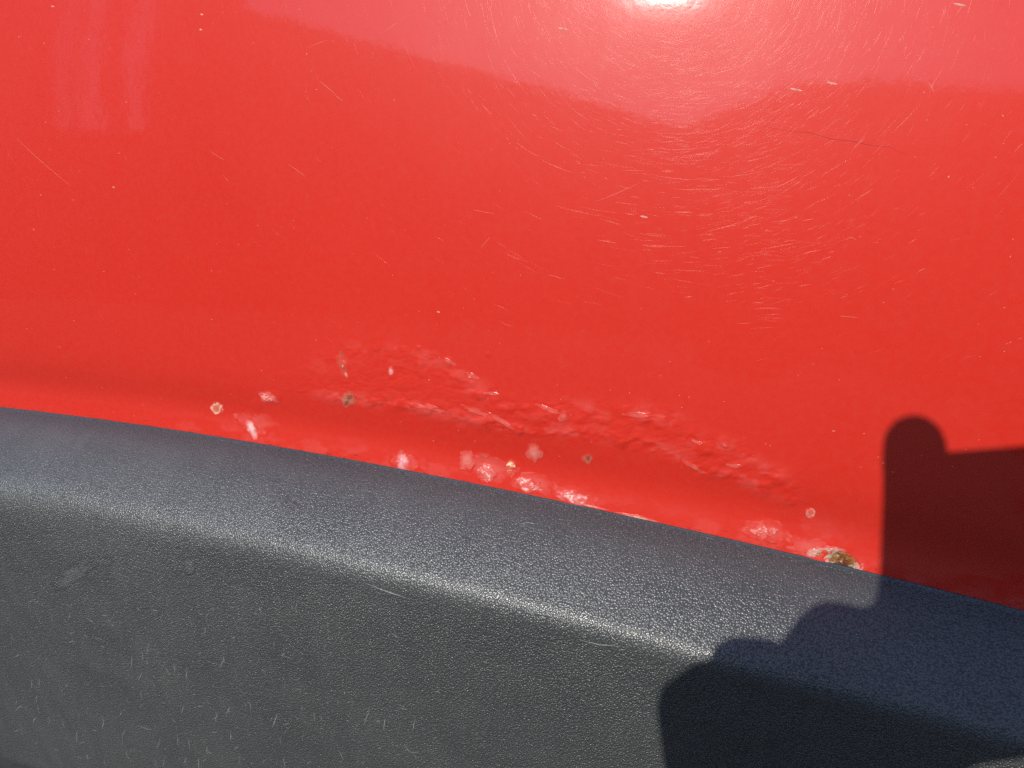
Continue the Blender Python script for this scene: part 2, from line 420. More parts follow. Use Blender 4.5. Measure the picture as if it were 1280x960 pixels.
def patch(name, px, py, rx, ry, rot, fn, rings=22, segs=44, rag=0.42, deep=False, seed=0, clip_edge=True, parent=None, mat=None, surf=on_door):
    """an irregular flake; fn(r, nx, ny) -> (relief mm, rgb, alpha)"""
    th = np.linspace(0, 2*np.pi, segs, endpoint=False); rr = np.linspace(0, 1, rings)
    RR, TH = np.meshgrid(rr, th, indexing='ij')
    k = 1+rag*(fbm(np.cos(TH)*1.3+seed*3.1+20, np.sin(TH)*1.3+seed*1.7+20, 4)-.5)*2
    ux = RR*np.cos(TH)*rx*k; uy = RR*np.sin(TH)*ry*k
    ca, sa = math.cos(R(rot)), math.sin(R(rot))
    qx = px+ux*ca-uy*sa; qy = py+ux*sa+uy*ca
    if clip_edge: qy = np.minimum(qy, edge_py(qx)+3.0)
    rel, rgb, al = fn(RR, qx, qy)
    fade = sstep(1.0, .86, RR)
    if not deep: rel = np.maximum(rel, 0)
    P, N = surf(qx, qy, rel*fade+0.02-0.06*(1-fade))
    o = mesh_obj(name, local(P), grid_faces_polar(rings, segs), mat or PAINT, parent or panel)
    T = np.empty(RR.shape+(4,)); T[..., :3] = rgb; T[..., 3] = np.clip(al*fade, 0, 1)
    set_tint(o, T)
    if surf is on_clad:
        q = o.data.attributes.new('grain_depth', 'FLOAT', 'POINT'); q.data.foreach_set('value', np.full(RR.size, .3, dtype=np.float32))
    return o
def grid_faces_polar(n, m):
    i, j = np.meshgrid(np.arange(n-1), np.arange(m), indexing='ij'); a = (i*m+j).ravel(); b = (i*m+(j+1) % m).ravel()
    return np.stack([a, a+m, b+m, b], -1)
CREAM, PINKW, GREY, BROWN, RUST = np.array([.72, .56, .42]), np.array([.86, .58, .56]), np.array([.36, .28, .25]), np.array([.13, .075, .035]), np.array([.30, .10, .03])
def flaky(seed, base=PINKW, amt=.85, thr=.46):
    """lifted, torn paint: a thin pale film with brighter torn rims and holes"""
    def fn(r, x, y):
        wx = 5*(fbm(x/9+seed, y/9+3, 2)-.5); wy = 5*(fbm(x/9+7, y/9+seed, 2)-.5)
        n = fbm((x+wx)/6.5+seed*7, (y+wy)/5.0+seed*3, 4); n2 = fbm(x/10+seed, y/8+seed*5, 3); n3 = fbm(x/2.2+seed, y/2.0, 2)
        rad = r+.9*(n2-.5)
        film = sstep(.95, .35, rad)
        rim = np.clip(1-np.abs(n-.5)/.055, 0, 1)*sstep(1.0, .55, rad)
        core = sstep(thr+.06, thr+.20, n*.75+.25*n3)*sstep(.9, .5, rad)
        a = np.clip(.34*film*(.5+n3)+amt*.8*np.maximum(rim*.75, core*.85)*(.55+.8*n3), 0, .95)
        k = np.maximum(rim, core)[..., None]
        rgb = np.array([.80, .30, .27])*(1-k)+base*k
        return .16*film+.22*rim-.12*core, rgb*(0.85+.3*n3[..., None]), a
    return fn
def white(seed, base, amt):
    def fn(r, x, y):
        n = fbm(x/5+seed*7, y/7+seed*3, 3); n3 = fbm(x/2.0+seed, y/2.4, 2); rad = r+.5*(n-.5)
        k = sstep(.75, .15, rad)
        return .12*(1-r), np.array([.82, .36, .34])*(1-k[..., None])+base*k[..., None], amt*.85*sstep(1.0, .2, rad)*(.55+.7*n3)
    return fn
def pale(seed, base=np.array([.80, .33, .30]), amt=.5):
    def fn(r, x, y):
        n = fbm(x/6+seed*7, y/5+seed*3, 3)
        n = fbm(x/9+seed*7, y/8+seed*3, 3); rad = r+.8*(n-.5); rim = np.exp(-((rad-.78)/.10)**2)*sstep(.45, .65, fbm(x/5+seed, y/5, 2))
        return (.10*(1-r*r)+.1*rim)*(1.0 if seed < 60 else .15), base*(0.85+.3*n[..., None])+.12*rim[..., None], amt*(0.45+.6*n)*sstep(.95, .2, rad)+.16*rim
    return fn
def ring(seed, c0=np.array([.62, .22, .10]), c1=np.array([.85, .60, .48]), amt=.8):
    def fn(r, x, y):
        n = fbm(x/3+seed*7, y/3+seed*3, 3); rr_ = r+.7*(n-.5)
        k = np.exp(-((rr_-.62)/.2)**2)*(.45+.9*fbm(x/6+seed, y/6+seed*2, 2))
        rgb = c0*(1-k[..., None])+c1*k[..., None]
        return .16*k, rgb, (amt*k+.55*sstep(.6, .3, rr_))
    return fn
def stain(seed, dots, amt=.7):
    def fn(r, x, y):
        n = fbm(x/4+seed*7, y/4+seed*3, 3); a = amt*sstep(1.0, .35, r+.5*(n-.5))
        rgb = np.array([.42, .19, .13])*(0.8+.4*n[..., None]); dk = 0*r
        for dx_, dy_, dr in dots: dk = np.maximum(dk, sstep(dr*1.5, dr*.5, np.hypot(x-dx_, y-dy_)+6*(n-.5)))
        rgb = rgb*(1-dk[..., None])+np.array([.16, .085, .05])*dk[..., None]
        return .12*(1-r)-.18*dk, rgb, np.maximum(a*.75, dk*.7)
    return fn
def nm(o, label): o['label'] = label; return o
nm(patch('chip_or_sheen', 271, 510, 9.5, 9, 0, ring(1), seed=1, rag=.15), 'small round chip with a cream rim')
nm(patch('chip_or_sheen', 315, 535, 8.5, 22, -20, white(2, np.array([.86, .70, .68]), .9), seed=2), 'white chip streaking down to the cladding')
nm(patch('chip_or_sheen', 335, 497, 17, 7, 20, flaky(12, np.array([.85, .40, .36]), .6, .52), seed=12), 'curled pink flake beside the white chip')
nm(patch('chip_or_sheen', 428, 455, 7.5, 20, -8, stain(3, [(427, 441, 2.6), (430, 450, 1.8)], .3), seed=3), 'dark-topped vertical chip')
nm(patch('chip_or_sheen', 429, 457, 4.8, 13, -8, white(3, np.array([.70, .48, .42]), .75), seed=5), 'pale centre of the dark-topped chip')
nm(patch('chip_or_sheen', 433, 468, 3, 6, -25, white(4, np.array([.84, .5, .46]), .6), seed=6), 'pink sliver under the dark-topped chip')
nm(patch('rust_spot', 435, 498, 11, 13, 0, stain(4, [(438, 496, 3.2), (434, 504, 2.2)], .95), seed=4), 'grey-brown rust spot with two dark dots')
nm(patch('chip_or_sheen', 489, 464, 4, 6.5, 0, white(5, np.array([.82, .48, .44]), .8), seed=7), 'tiny pink chip')
nm(patch('chip_or_sheen', 504, 576, 13, 12, 12, white(6, np.array([.86, .58, .62]), .8), seed=8, rag=.8), 'pinkish white chip touching the cladding')
nm(patch('rust_spot', 501, 566, 5, 4, 12, stain(16, [(500, 566, 1.6)], .7), seed=9), 'small rust speck over the pinkish white chip')
nm(patch('chip_or_sheen', 584, 576, 12, 15, 5, pale(7, np.array([.78, .34, .29]), .55), seed=10), 'pale thinned patch of paint')
nm(patch('chip_or_sheen', 609, 591, 15, 14, 10, flaky(8, np.array([.80, .58, .54]), .9, .46), seed=11), 'broken white flake with a ragged rim')
nm(patch('rust_spot', 606, 590, 4.5, 6, 10, stain(18, [(606, 590, 2.2)], .8), seed=13), 'rust pit in the broken flake')
nm(patch('rust_spot', 606, 570, 7, 4, 10, stain(19, [(607, 571, 2.0)], .5), seed=14), 'faint brown rust spot')
nm(patch('chip_or_sheen', 638, 581, 9, 9, 30, flaky(9, np.array([.84, .66, .36]), .9, .42), seed=15), 'yellowish chip')
nm(patch('chip_or_sheen', 659, 605, 23, 10, 8, flaky(10, np.array([.80, .56, .52]), .9, .48), seed=16), 'long white flaking patch')
nm(patch('chip_or_sheen', 668, 566, 10.5, 13, 0, pale(11, np.array([.78, .36, .30]), .6), seed=17), 'rounded pale patch of paint')
nm(patch('chip_or_sheen', 716, 622, 24, 9, 14, flaky(12, np.array([.80, .54, .52]), .85, .46), seed=18), 'pink-white flaking patch over the cladding edge')
nm(patch('rust_spot', 735, 573, 9, 8, 0, stain(13, [(735, 573, 3.0)], .75), seed=19, rag=.5), 'star-shaped brown rust spot')
nm(patch('chip_or_sheen', 798, 648, 34, 4.4, 12.5, white(14, CREAM, .85), seed=20), 'thin cream primer sliver along the cladding edge')
nm(patch('chip_or_sheen', 735, 632, 30, 1.6, 12.5, white(21, CREAM, .7), seed=27), 'hair-thin primer line along the cladding edge')
nm(patch('chip_or_sheen', 955, 663, 22, 11, 10, flaky(15, np.array([.86, .50, .47]), .8, .50), seed=21), 'rough pink flaking patch')
nm(patch('chip_or_sheen', 1013, 641, 7, 7.5, 0, ring(16, np.array([.70, .16, .10]), np.array([.84, .46, .38]), .6), seed=22, rag=.15), 'small round blister with a pale rim')
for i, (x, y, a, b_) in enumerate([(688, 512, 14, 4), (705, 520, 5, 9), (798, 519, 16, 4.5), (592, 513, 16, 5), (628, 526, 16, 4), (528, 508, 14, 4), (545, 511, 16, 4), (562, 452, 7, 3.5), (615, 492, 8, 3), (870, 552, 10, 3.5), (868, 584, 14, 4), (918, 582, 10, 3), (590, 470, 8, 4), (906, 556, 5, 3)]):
    nm(patch('chip_or_sheen', x, y, a*1.35, b_*.85, 18+16*math.sin(i*2.1), pale(30+i, np.array([.78, .26, .22]), .42), seed=30+i, rag=.4, rings=14, segs=32), 'soft pink reflection painted on a crest of lifted paint')  # pale patches paint the reflection along the crests into the colour
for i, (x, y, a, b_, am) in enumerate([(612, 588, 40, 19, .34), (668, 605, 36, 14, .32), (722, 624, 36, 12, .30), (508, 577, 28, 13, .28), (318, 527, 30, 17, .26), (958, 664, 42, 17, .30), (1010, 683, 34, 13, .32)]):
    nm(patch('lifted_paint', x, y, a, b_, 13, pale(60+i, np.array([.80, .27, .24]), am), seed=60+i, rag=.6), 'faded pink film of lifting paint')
# the rusted-through corner
def rust_fn(r, x, y):
    n = fbm(x/5.0, y/4.0+3, 4); n2 = fbm(x/2.4+8, y/2.0, 3)
    rr_ = r+.30*(n-.5)
    rgb = np.empty(r.shape+(3,)); rgb[...] = (.80, .34, .30)
    w = (sstep(.90, .78, rr_)*(.55+.6*n2))[..., None]; rgb = rgb*(1-w)+np.array([.70, .47, .40])*w
    w = (sstep(.66, .60, rr_))[..., None]; rgb = rgb*(1-w)+np.array([.36, .25, .12])*w
    w = (sstep(.58, .52, rr_))[..., None]; rgb = rgb*(1-w)+np.array([.56, .40, .28])*w
    c = sstep(1.1, .75, np.hypot((x-1056)/20, (y-700)/11)+.7*(n-.5))[..., None]
    rgb = rgb*(1-c)+np.array([.26, .115, .034])*(0.25+1.5*n2[..., None])*c
    dkm = sstep(1.1, .6, np.hypot((x-1052)/10, (y-705)/5)+1.0*(n2-.5))[..., None]
    rgb = rgb*(1-dkm)+np.array([.17, .04, .015])*dkm
    gm = sstep(.60, .72, fbm(x/3.0+2, y/2.5+9, 2))[..., None]*sstep(.75, .6, rr_)[..., None]
    rgb = rgb*(1-gm)+np.array([.52, .46, .34])*gm
    top = np.exp(-((rr_-.74)/.12)**2)*sstep(710, 690, y)
    rel = .26*top-.40*c[..., 0]-.25*dkm[..., 0]+.45*(n2-.5)*sstep(1, .6, r)
    rel = rel-.2*sstep(.62, .5, rr_)
    return rel, rgb*(0.62+.4*n2[..., None]), sstep(1.0, .70, rr_)*(.62+.35*sstep(.8, .6, rr_))
nm(patch('rust_hole', 1041, 703, 43, 22, 13.5, rust_fn, rings=60, segs=150, seed=23, rag=.12, deep=True), 'rusted-through spot with pale flaking rim and brown pits')
def isl(r, x, y):
    n = fbm(x/4, y/4, 3)
    return .30*(1-r**2)+.05*n, np.array([.62, .05, .03])*(0.85+.3*n[..., None]), .5+0*r
nm(patch('paint_island', 1020, 699.5, 13, 5.0, 14, isl, seed=24, rag=.2, rings=14, segs=36), 'remaining island of red paint in the rust')
nm(patch('rust_spot', 1033, 702, 3.5, 6, 20, white(40, np.array([.60, .54, .40]), .95), seed=25, rings=14, segs=28), 'grey-green corroded metal between the red paint and the pit')

# ---------------------------------------------------------------- ribbons: scratches, nicks, scuffs
def ribbon(pts, nrm, w, hgt, V, Fc):
    """a fine raised welt with a tent section; pts (n,3), nrm (n,3)"""
    n = len(pts); tg = np.gradient(pts, axis=0); tg /= np.linalg.norm(tg, axis=1)[:, None]+1e-12
    sd = np.cross(tg, nrm); sd /= np.linalg.norm(sd, axis=1)[:, None]+1e-12
    tap = np.sin(np.linspace(.12, math.pi-.12, n))[:, None]**.6
    base = len(V[0]) if V else 0
    b0 = sum(len(a) for a in V)
    ring_ = np.stack([pts-sd*w*tap-nrm*5e-6, pts-sd*w*.5*tap+nrm*hgt*.7, pts+nrm*hgt, pts+sd*w*.5*tap+nrm*hgt*.7, pts+sd*w*tap-nrm*5e-6], 1)
    V.append(ring_.reshape(-1, 3)); Fc.append(grid_faces(n, 5)+b0)
def door_line(pxs, pys, lift):
    X, H = px_to_door_v(pxs, pys); P = door_pt(X, H); t = np.radians(door_tau(H)); N = np.stack([0*t, -np.cos(t), np.sin(t)], -1)
    d = disp(np.asarray(pxs, float).copy(), np.asarray(pys, float).copy())
    return P+N*((d+lift)*.001)[:, None], N
V, Fc = [], []
rs = np.random.default_rng(21)
def scr(x, y, ang, ln, w, hgt, bend=0.0, n=5):
    t = np.linspace(-.5, .5, n)*ln
    a = ang+bend*t/ln
    pxs = x+np.cos(a)*t; pys = y+np.sin(a)*t
    P, N = door_line(pxs, pys, .004); ribbon(P, N, w*.001, hgt*.001, V, Fc)
def arc(x, y, ln, w, hgt, n=7):
    """a wipe mark curving round the polished spot"""
    cx, cy = 850+rs.normal(0, 40), -60+rs.normal(0, 30)
    rad = math.hypot(x-cx, y-cy); a0 = math.atan2(y-cy, x-cx); t = a0+np.linspace(-.5, .5, n)*ln/rad
    rad = rad*(1+rs.normal(0, .25)*(t-a0)*.3)
    P, N = door_line(cx+rad*np.cos(t), cy+rad*np.sin(t), .004); ribbon(P, N, w*.001, hgt*.001, V, Fc)
for k in range(13500):
    x = rs.normal(900, 200); y = -18+400*rs.random()**1.7
    if not 300 < x < 1300 or rs.random() > math.exp(-max(0, abs(x-(850+.32*y))-50)/(150-.2*y))*math.exp(-y/190)+.02: continue
    fine = rs.random()
    arc(x, y, rs.uniform(5, 30)*(1 if rs.random() < .85 else 2.2), .012+.028*fine**2.4, (.012+.028*fine**2.4)*rs.uniform(.06, .22))
for k in range(300):
    x = rs.normal(968, 15) if k % 2 else rs.normal(850, 20); y = 60+350*rs.random() if k % 2 else rs.uniform(0, 200)
    scr(x, y, rs.normal(.04, .08), rs.uniform(8, 30), rs.uniform(.018, .042), rs.uniform(.006, .013))
for k in range(520):
    scr(rs.uniform(0, 1280), rs.uniform(0, 470), rs.uniform(0, math.pi), rs.uniform(4, 26), rs.uniform(.010, .03), rs.uniform(.002, .008), rs.normal(0, .3))
sco = mesh_obj('fine_scratches', local(np.concatenate(V)), np.concatenate(Fc), SCRATCH, panel); sco['kind'] = 'stuff'
# a few scratches that cut through to pale primer
V, Fc = [], []
for pts in [[(744, 252), (770, 243), (800, 228)], [(360, 205), (372, 213), (382, 221)], [(420, 120), (424, 123), (428, 126)], [(600, 310), (606, 304), (613, 296)], [(590, 262), (604, 265), (618, 267)], [(262, 189), (272, 195), (280, 200)], [(398, 100), (411, 110), (423, 122)], [(384, 60), (396, 54), (410, 50)], [(1050, 395), (1062, 396), (1072, 397)], [(1158, 100), (1166, 108), (1168, 118)], [(1195, 20), (1200, 10), (1206, 4)], [(480, 40), (490, 32), (500, 26)], [(1070, 300), (1064, 294), (1058, 300)], [(20, 172), (50, 202), (88, 232)]]:
    t = np.linspace(0, 1, 9); p = np.array(pts, float)
    q = (1-t)[:, None]**2*p[0]+2*(t*(1-t))[:, None]*p[1]+t[:, None]**2*p[2]
    P, N = door_line(q[:, 0], q[:, 1], .006); ribbon(P, N, .00004, .00002, V, Fc)
for k in range(230):   # stone nicks and stuck grit
    x, y = rs.uniform(0, 1280), rs.uniform(0, 620)
    if y > edge_py(x)-6: continue
    a = rs.uniform(0, 3.14); ln = rs.choice([1.4, 1.8, 2.4, 4.0], p=[.45, .3, .18, .07])
    t = np.linspace(-.5, .5, 4)*ln
    P, N = door_line(x+np.cos(a)*t, y+np.sin(a)*t*.6, .006); ribbon(P, N, rs.uniform(.05, .14)*.001, .00004, V, Fc)
for x, y, ln in [(805, 271, 10), (995, 112, 15), (1040, 104, 12), (704, 36, 12), (548, 390, 4), (1200, 6, 16), (252, 18, 4), (251, 37, 3.5), (66, 8, 4), (142, 234, 3)]:
    t = np.linspace(-.5, .5, 5)*ln; P, N = door_line(x+t, y+t*.2, .006); ribbon(P, N, .00028, .00006, V, Fc)
nk = mesh_obj('stone_nicks', local(np.concatenate(V)), np.concatenate(Fc), NICK, panel); nk['kind'] = 'stuff'
V, Fc = [], []
q = np.array([(955, 158), (985, 164), (1012, 166), (1040, 174), (1062, 176), (1090, 182), (1112, 184), (1136, 195)], float)
P, N = door_line(q[:, 0], q[:, 1], .006); ribbon(P, N, .00005, .00001, V, Fc)
crk = mesh_obj('paint_crack', local(np.concatenate(V)), np.concatenate(Fc), CRACK, panel); crk['label'] = 'dark hairline crack in the upper paint'
V, Fc = [], []
for k in range(420):
    x = rs.uniform(0, 1280); y = float(edge_py(x))-rs.exponential(1.6)-.3; ln = rs.uniform(1, 4) if rs.random() < .8 else rs.uniform(5, 14)
    t = np.linspace(-.5, .5, 4)*ln; P, N = door_line(x+t, y+t*.2, .01); ribbon(P, N, rs.uniform(.03, .11)*.001, .00005, V, Fc)
gr_ = mesh_obj('joint_grime', local(np.concatenate(V)), np.concatenate(Fc), GRIME, panel); gr_['kind'] = 'stuff'
# trim: smears and scuffs
def smear(amt, seed):
    def fn(r, x, y):
        n = fbm(x/9+seed, y/7+seed, 3)
        return 0*r, np.array([.20, .21, .215])+0*r[..., None], amt*(.4+n)*sstep(1, .3, r)
    return fn
for i, (x, y, a, b_, ro, am) in enumerate([(92, 718, 30, 12, -25, .5), (104, 706, 14, 6, -55, .5), (128, 702, 15, 7, 0, .35), (236, 706, 10, 13, 15, .5), (222, 708, 10, 9, 0, .35), (366, 632, 14, 5, 40, .5), (262, 690, 14, 6, 10, .25)]):
    on_clad.g = (-.2, .07)
    nm(patch('scuff_mark', x, y, a, b_, ro, smear(am, i*3.3), rings=9, segs=28, seed=50+i, rag=.7, clip_edge=False, parent=clad, mat=PLASTIC, surf=on_clad), 'pale smear on the plastic grain')
V, Fc = [], []
on_clad.g = (-.2, .1)
def scuff(pts, w):
    on_clad.g = (-.2, .1)
    p = np.array(pts, float); P, N = on_clad(p[:, 0], p[:, 1], .03); ribbon(P, N, w*.001, .00003, V, Fc)
for k in range(170):
    x = rs.uniform(0, 600)*rs.random()**.35; y = 955-210*rs.random()**1.35
    if y < 680+x*.16: continue
    vert = rs.random() < .6
    a = rs.normal(1.5, .25) if vert else rs.uniform(-.7, .7)
    ln = rs.uniform(3, 16) if vert else rs.uniform(2, 8); t = np.linspace(-.5, .5, 5)
    jit = rs.normal(0, .7, 5)
    scuff(np.stack([x+np.cos(a)*t*ln+jit, y+np.sin(a)*t*ln], 1), rs.uniform(.05, .15))
for pts in [[(470, 735), (490, 742), (510, 748)], [(455, 728), (480, 738), (500, 744)], [(505, 930), (512, 940), (524, 941)], [(175, 907), (182, 911), (190, 912)], [(455, 905), (459, 895), (462, 888)], [(18, 890), (26, 882), (34, 888)], [(246, 715), (246.5, 717), (247, 719)], [(340, 910), (344, 900), (347, 892)], [(725, 800), (750, 806), (775, 808)], [(650, 655), (660, 653), (668, 655)]]:
    scuff(pts, .15)
sf = mesh_obj('light_scuffs', local(np.concatenate(V)), np.concatenate(Fc), SCUFF, clad); sf['kind'] = 'stuff'

# ---------------------------------------------------------------- the phone and the hand that hold the camera (their shadow falls on the door)
C0 = CAM-AX*.006
SR, SU, SB = SUN@RT, SUN@UP, SUN@(-AX)
def hp(r, u, b, shadow=True):
    """millimetres right / up / back from the lens; with shadow=True (r,u) is where the shadow falls in the lens plane"""
    r += 1.3; u += 3.3
    if shadow: r = r+b*SR/SB; u = u+b*SU/SB
    return C0+RT*r*.001+UP*u*.001-AX*b*.001
ph = empty('phone', tuple(hp(65, 15, 5, False))); tag(ph, 'black phone held up to the door, casting the straight-edged shadow', 'phone')
def rounded_slab(name, r0, r1, u0, u1, b0, b1, rad, mat, parent):
    ring_ = []
    for cx, cy, a0 in ((r1-rad, u1-rad, 0), (r0+rad, u1-rad, 90), (r0+rad, u0+rad, 180), (r1-rad, u0+rad, 270)):
        for a in np.linspace(a0, a0+90, 8): ring_.append((cx+rad*math.cos(R(a)), cy+rad*math.sin(R(a))))
    n = len(ring_); cr = ((r0+r1)/2, (u0+u1)/2); v = []
    for b, k in ((b0, .985), (b0+.8, 1), (b1-.8, 1), (b1, .985)):
        for r, u in ring_: v.append(hp(cr[0]+(r-cr[0])*k, cr[1]+(u-cr[1])*k, b, False))
    f = [tuple(range(n)), tuple(reversed(range(3*n, 4*n)))]
    for k in range(3):
        for i in range(n): f.append((k*n+i, (k+1)*n+i, (k+1)*n+(i+1) % n, k*n+(i+1) % n))
    return mesh_obj(name, np.array(v)-np.array(parent.location), f, mat, parent, False)
rounded_slab('phone_body', -10, 150, -24, 53, 1.6, 9.5, 9, PHONEM, ph)
rounded_slab('camera_bump', -7, 9, -6, 34, .5, 1.55, 6, PHONEM, ph)
for u in (0, 14, 27): rounded_slab('lens', -4.5, 4.5, u-4.5, u+4.5, .2, .45, 4.4, LENSM, ph)
def capsules(chains, name, mat, parent, voxel=.0017):
    bm = bmesh.new()
    for ch in chains:
        for (p0, r0), (p1, r1) in zip(ch[:-1], ch[1:]):
            p0 = Vector(p0); p1 = Vector(p1); d = p1-p0; L = d.length
            rot = d.to_track_quat('Z', 'Y').to_matrix().to_4x4()
            bmesh.ops.create_cone(bm, cap_ends=True, segments=20, radius1=r0, radius2=r1, depth=L, matrix=Matrix.Translation((p0+p1)/2)@rot)
        for p, r in ch: bmesh.ops.create_uvsphere(bm, u_segments=18, v_segments=12, radius=r, matrix=Matrix.Translation(Vector(p)))
    me = bpy.data.meshes.new(name); bm.to_mesh(me); bm.free(); me.materials.append(mat)
    o = bpy.data.objects.new(name, me); COL.objects.link(o)
    if parent:
        o.parent = parent; o.matrix_parent_inverse = Matrix.Translation(-Vector(parent.location))
    m = o.modifiers.new('remesh', 'REMESH'); m.mode = 'VOXEL'; m.voxel_size = voxel; m.use_smooth_shade = True
    m2 = o.modifiers.new('smooth', 'SMOOTH'); m2.iterations = 6; m2.factor = .5
    return o
def ch(*pts): return [(tuple(hp(r, u, b)), rad*.001) for r, u, b, rad in pts]
hand = [
    ch((-26, -28, 26, 13), (-2, -8, 22, 11), (-1, 22, 20, 9.8), (-.7, 40, 19, 9.4), (-.8, 54.5, 18, 9.2)),       # index finger along the edge of the phone
    ch((-22, -40, 30, 13), (8, -20, 26, 10), (18, 6, 21, 9), (24, 26, 19, 8.6), (27, 42, 18, 8)),        # middle finger
    ch((-18, -48, 34, 12), (18, -28, 28, 9.5), (32, -8, 22, 8.8), (40, 10, 19.5, 8.2), (44, 24, 18.5, 7.6)),
    ch((-14, -50, 38, 10), (10, -34, 32, 8), (34, -28.5, 24, 8), (44, -14, 20, 7.4), (49, -4, 18.5, 6.8)),
    ch((-46, -38, 28, 14), (-38, -21, 22, 11.5), (-25.5, -4.5, 20, 12.2), (-12, -6, 20, 10.0), (0, -12, 20, 8.6)),
    ch((-40, -32, 30, 13), (-47, -15.5, 28, 11.5), (-55, -13.6, 27, 10.2)),      # thumb
    ch((-30, -32, 28, 15), (-22, -50, 33, 16), (-34, -72, 42, 20)), ch((-44, -30, 28, 15), (-46, -50, 34, 20), (-38, -80, 44, 25)),
    ch((-34, -72, 42, 25), (-36, -110, 60, 25), (-38, -150, 90, 27)),
]
hd = np.array([.455, -.76, .985])
hand += [[(tuple(hd+q), r_) for q, r_ in c_] for c_ in (
    [((0, -.02, -.20), .056), ((0, 0, -.10), .054)], [((0, 0, -.06), .070), ((0, -.01, .035), .092)], [((0, .045, -.085), .036), ((0, .05, -.02), .055), ((0, .045, .04), .06)],
    [((0, .098, .01), .010), ((0, .118, -.025), .014)], [((-.03, .088, -.068), .007), ((.03, .088, -.068), .007)],
    [((-.088, 0, .01), .016), ((-.09, -.008, -.025), .013)], [((.088, 0, .01), .016), ((.09, -.008, -.025), .013)])]
_w = lambda r, u, b, rad: (tuple(hp(r, u, b, False)), rad*.001)
hand += [[_w(168, -20, 60, 22), _w(160, 0, 34, 21), _w(158, 14, 26, 17)], [_w(160, 14, 26, 14), _w(160, 34, 20, 9), _w(150, 50, 8, 8.5), _w(138, 56, 2, 8)], [_w(158, 10, 24, 13), _w(157, 22, 10, 9), _w(148, 22, -4, 8.5), _w(132, 20, -7, 8)],
    [_w(158, 2, 24, 13), _w(157, 6, 9, 8.5), _w(148, 4, -4, 8), _w(134, 2, -7, 7.5)], [_w(158, -8, 24, 12), _w(156, -12, 9, 8), _w(147, -13, -3, 7.5), _w(136, -14, -6, 7)], [_w(156, -6, 34, 13), _w(146, 6, 24, 10.5), _w(134, 14, 19, 9.2), _w(122, 20, 18, 8.4)]]
_A = lambda p, r_: (tuple(p), r_)
hand += [[_A(hp(-38, -150, 90), .027), _A(hp(-38, -290, 200), .032), _A((.31, -.80, .76), .045), _A((.485, -.85, .74), .06), _A((.66, -.80, .76), .045), _A((.62, -.58, .50), .033), _A(hp(168, -20, 60, False), .022)],
    [_A((.455, -.80, .80), .055), _A((.485, -.85, .74), .08), _A((.485, -.94, .50), .09), _A((.485, -1.0, .30), .09)],
    [_A((.485, -1.0, .27), .08), _A((.36, -.62, .36), .055), _A((.37, -.86, .10), .036)], [_A((.485, -1.0, .27), .08), _A((.66, -.60, .36), .055), _A((.65, -.86, .10), .036)]]
per = capsules(hand, 'person', SKIN, None, .0024)
tag(per, 'person in dark clothes crouching to hold the phone up to the red door', 'person')
elbow = hp(-38, -300, 205); sh_l = np.array([.31, -.80, .76]); sh_r = np.array([.66, -.80, .76]); el_r = np.array([.62, -.58, .50])
def garment(name, chains, mat, label, voxel=.006):
    o = capsules([[(tuple(p), r) for p, r in c] for c in chains], name, mat, None, voxel); o.parent = per; o['label'] = label; return o
pth = [(hp(-36.5, -31-14*i, 34+9*i), .0440+.0004*i) for i in range(20)]
def tube(name, path, parent, mat, segs=40):
    v = []; n = len(path)
    C = np.array([p for p, r in path])
    for i, (p, r) in enumerate(path):
        t = C[min(i+1, n-1)]-C[max(i-1, 0)]; t /= np.linalg.norm(t); a = np.cross(t, AX); a /= np.linalg.norm(a); b = np.cross(a, t)
        for k in range(segs):
            q = 2*math.pi*k/segs; rr_ = r*(1+.05*(fbm(np.array(i*.9), np.array(k*.35), 2)-.5)*2)
            v.append(p+a*math.cos(q)*rr_+b*math.sin(q)*rr_)
    f = [(i*segs+k, i*segs+(k+1) % segs, (i+1)*segs+(k+1) % segs, (i+1)*segs+k) for i in range(n-1) for k in range(segs)]
    return mesh_obj(name, v, f, mat, parent)
sl_ = tube('sleeve', pth, per, CLOTH); sl_['label'] = 'dark blue sleeve'
garment('cuff', [[(hp(-66.5, -32.0, 40), .0145), (hp(-40, -36, 40), .0145), (hp(-14, -40, 40), .0145)], [(hp(-70, -46, 46), .0125), (hp(-66.5, -32, 40), .0145)]], CLOTH, 'turned-back dark blue cuff', .002)
mid = np.array([.485, -.86, 0])
wr_r = hp(168, -20, 60, False)
garment('jacket', [[(pth[-2][0], .05), (sh_l, .066)], [(sh_l, .068), (mid+(0, 0, .78), .085), (sh_r, .068)], [(sh_r, .066), (el_r, .052), (wr_r, .040)],
    [(mid+(-.05, .02, .72), .12), (mid+(-.05, -.06, .53), .125), (mid+(-.05, -.12, .34), .13)], [(mid+(.05, .02, .72), .12), (mid+(.05, -.06, .53), .125), (mid+(.05, -.12, .34), .13)]], CLOTH, 'dark blue jacket')
garment('trousers', [[(mid+(-.07, -.14, .27), .12), (np.array([.36, -.62, .36]), .078), (np.array([.37, -.86, .10]), .052)], [(mid+(.07, -.14, .27), .12), (np.array([.66, -.60, .36]), .078), (np.array([.65, -.86, .10]), .052)], [(mid+(-.07, -.14, .27), .12), (mid+(.07, -.14, .27), .12)]], TROUSER, 'black trousers')
for sx in (.365, .65): garment('shoe', [[(np.array([sx, -.88, .05]), .045), (np.array([sx, -.74, .042]), .042), (np.array([sx+(.01 if sx > .5 else -.01), -.66, .036]), .034)]], TROUSER, 'black shoe', .004)
hd = mid+(-.03, .10, .985)
garment('hair', [[(hd+(0, -.025, .045), .094), (hd+(0, -.045, -.01), .088)]], HAIR, 'short dark hair')
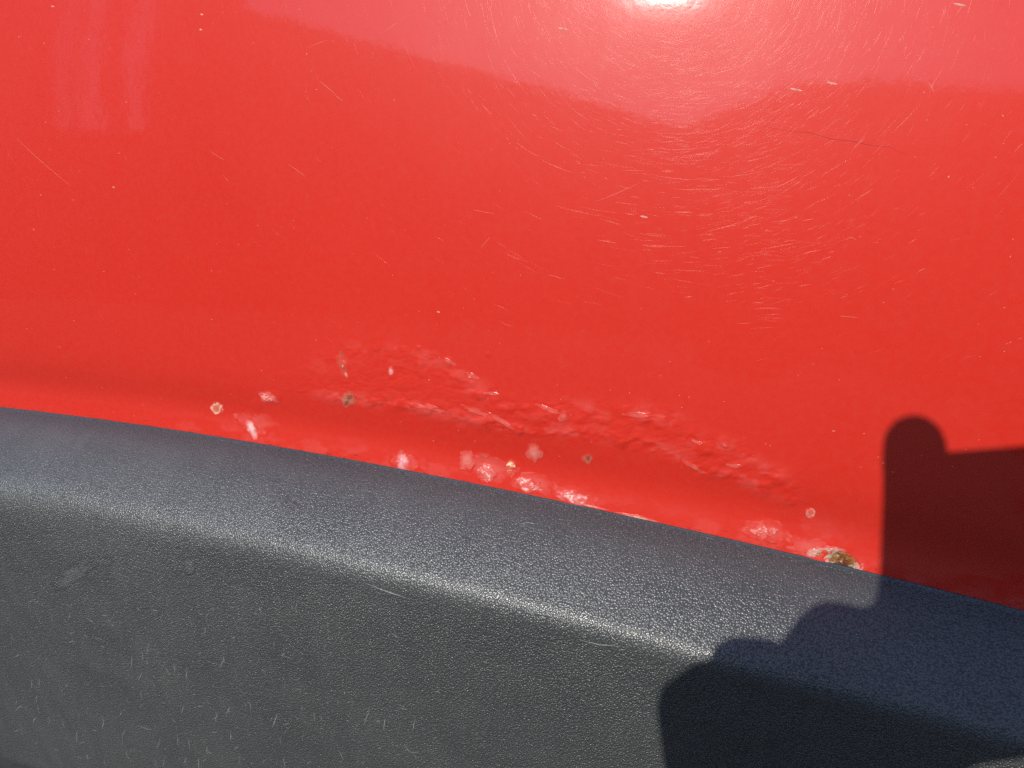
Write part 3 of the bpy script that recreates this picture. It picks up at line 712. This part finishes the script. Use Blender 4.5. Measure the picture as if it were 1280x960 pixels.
# ---------------------------------------------------------------- houses across the way, seen only as the skyline mirrored in the paint
def house(name, label, x0, x1, y0, y1, eave, prof):
    """walls under a roof whose front outline is prof [(x,z)...]"""
    e = empty(name, ((x0+x1)/2, (y0+y1)/2, 0)); tag(e, label, 'house')
    off = np.array(e.location)
    pts = [(x0, 0)]+[(x, z) for x, z in prof if x0 <= x <= x1]+[(x1, 0)]
    w0 = eave
    n = len(pts); v = [(x, y0, z-.12 if z > 0 else 0) for x, z in pts]+[(x, y1, z-.12 if z > 0 else 0) for x, z in pts]
    f = [tuple(range(n)), tuple(reversed(range(n, 2*n)))]+[(i, (i+1) % n, n+(i+1) % n, n+i) for i in range(n)]
    mesh_obj('wall', np.array(v)-off, f, BRICK, e, False)
    m = len(prof); up = .14
    v = [(x, y, z+dz) for y in (y0+.35, y1-.35) for dz in (-.1, up-.1) for x, z in prof]
    f = []
    for i in range(m-1):
        a, b, c, d = i, m+i, 2*m+i, 3*m+i
        f += [(b, b+1, d+1, d), (a, c, c+1, a+1), (a, a+1, b+1, b), (c, d, d+1, c+1)]
    f += [(0, m, 3*m, 2*m), (m-1, 3*m-1, 4*m-1, 2*m-1)]
    mesh_obj('roof', np.array(v)-off, f, ROOF, e, False)
    return e, off
hA, offA = house('lean_to_house', 'tall house whose sloping roof is mirrored in the paint', -9.2, -1.5, -9.35, -17, 3.2, [(-9.3, 6.87), (-9.2, 6.83), (-1.5, 3.42), (-1.45, 3.4)])
scr_ = empty('added_streak_screen', (-12.5, -9.2, 0)); tag(scr_, 'unseen dark screen added beside the tall house, its gaps mirrored as pale streaks', 'screen')  # made-up screen, added so sky gaps mirror as streaks in the paint
box('added_screen_base', (-3.5, -.15, 0), (3.45, .15, 3.02), BRICK, scr_)
for (b0, b1), (t0, t1) in (((-16.5, -11.92), (-18.0, -13.61)), ((-11.57, -11.31), (-13.2, -12.89)), ((-10.88, -10.3), (-12.4, -11.73)), ((-9.9, -8.9), (-11.26, -9.2))):
    k = 6.0/4.38        # boards raked so the mirrored streaks stand upright
    v = [(x+12.5+(1 if z_ else 0)*0, y, z) for y in (-.1, .1) for x, z, z_ in ((b0, 3.0, 0), (b1, 3.0, 0), (b1+(t1-b1)*k, 9.0, 1), (b0+(t0-b0)*k, 9.0, 1))]
    mesh_obj('added_screen_post', v, [(0, 1, 2, 3), (7, 6, 5, 4), (0, 4, 5, 1), (1, 5, 6, 2), (2, 6, 7, 3), (3, 7, 4, 0)], BRICK, scr_, False)
hB, offB = house('hipped_house', 'low hipped house whose level roof is mirrored in the paint', -1.4, 9.0, -9.7, -17, 3.2, [(-1.5, 3.42), (-1.4, 3.5), (.05, 4.68), (8.0, 4.6), (9.0, 3.7), (9.4, 3.4)])
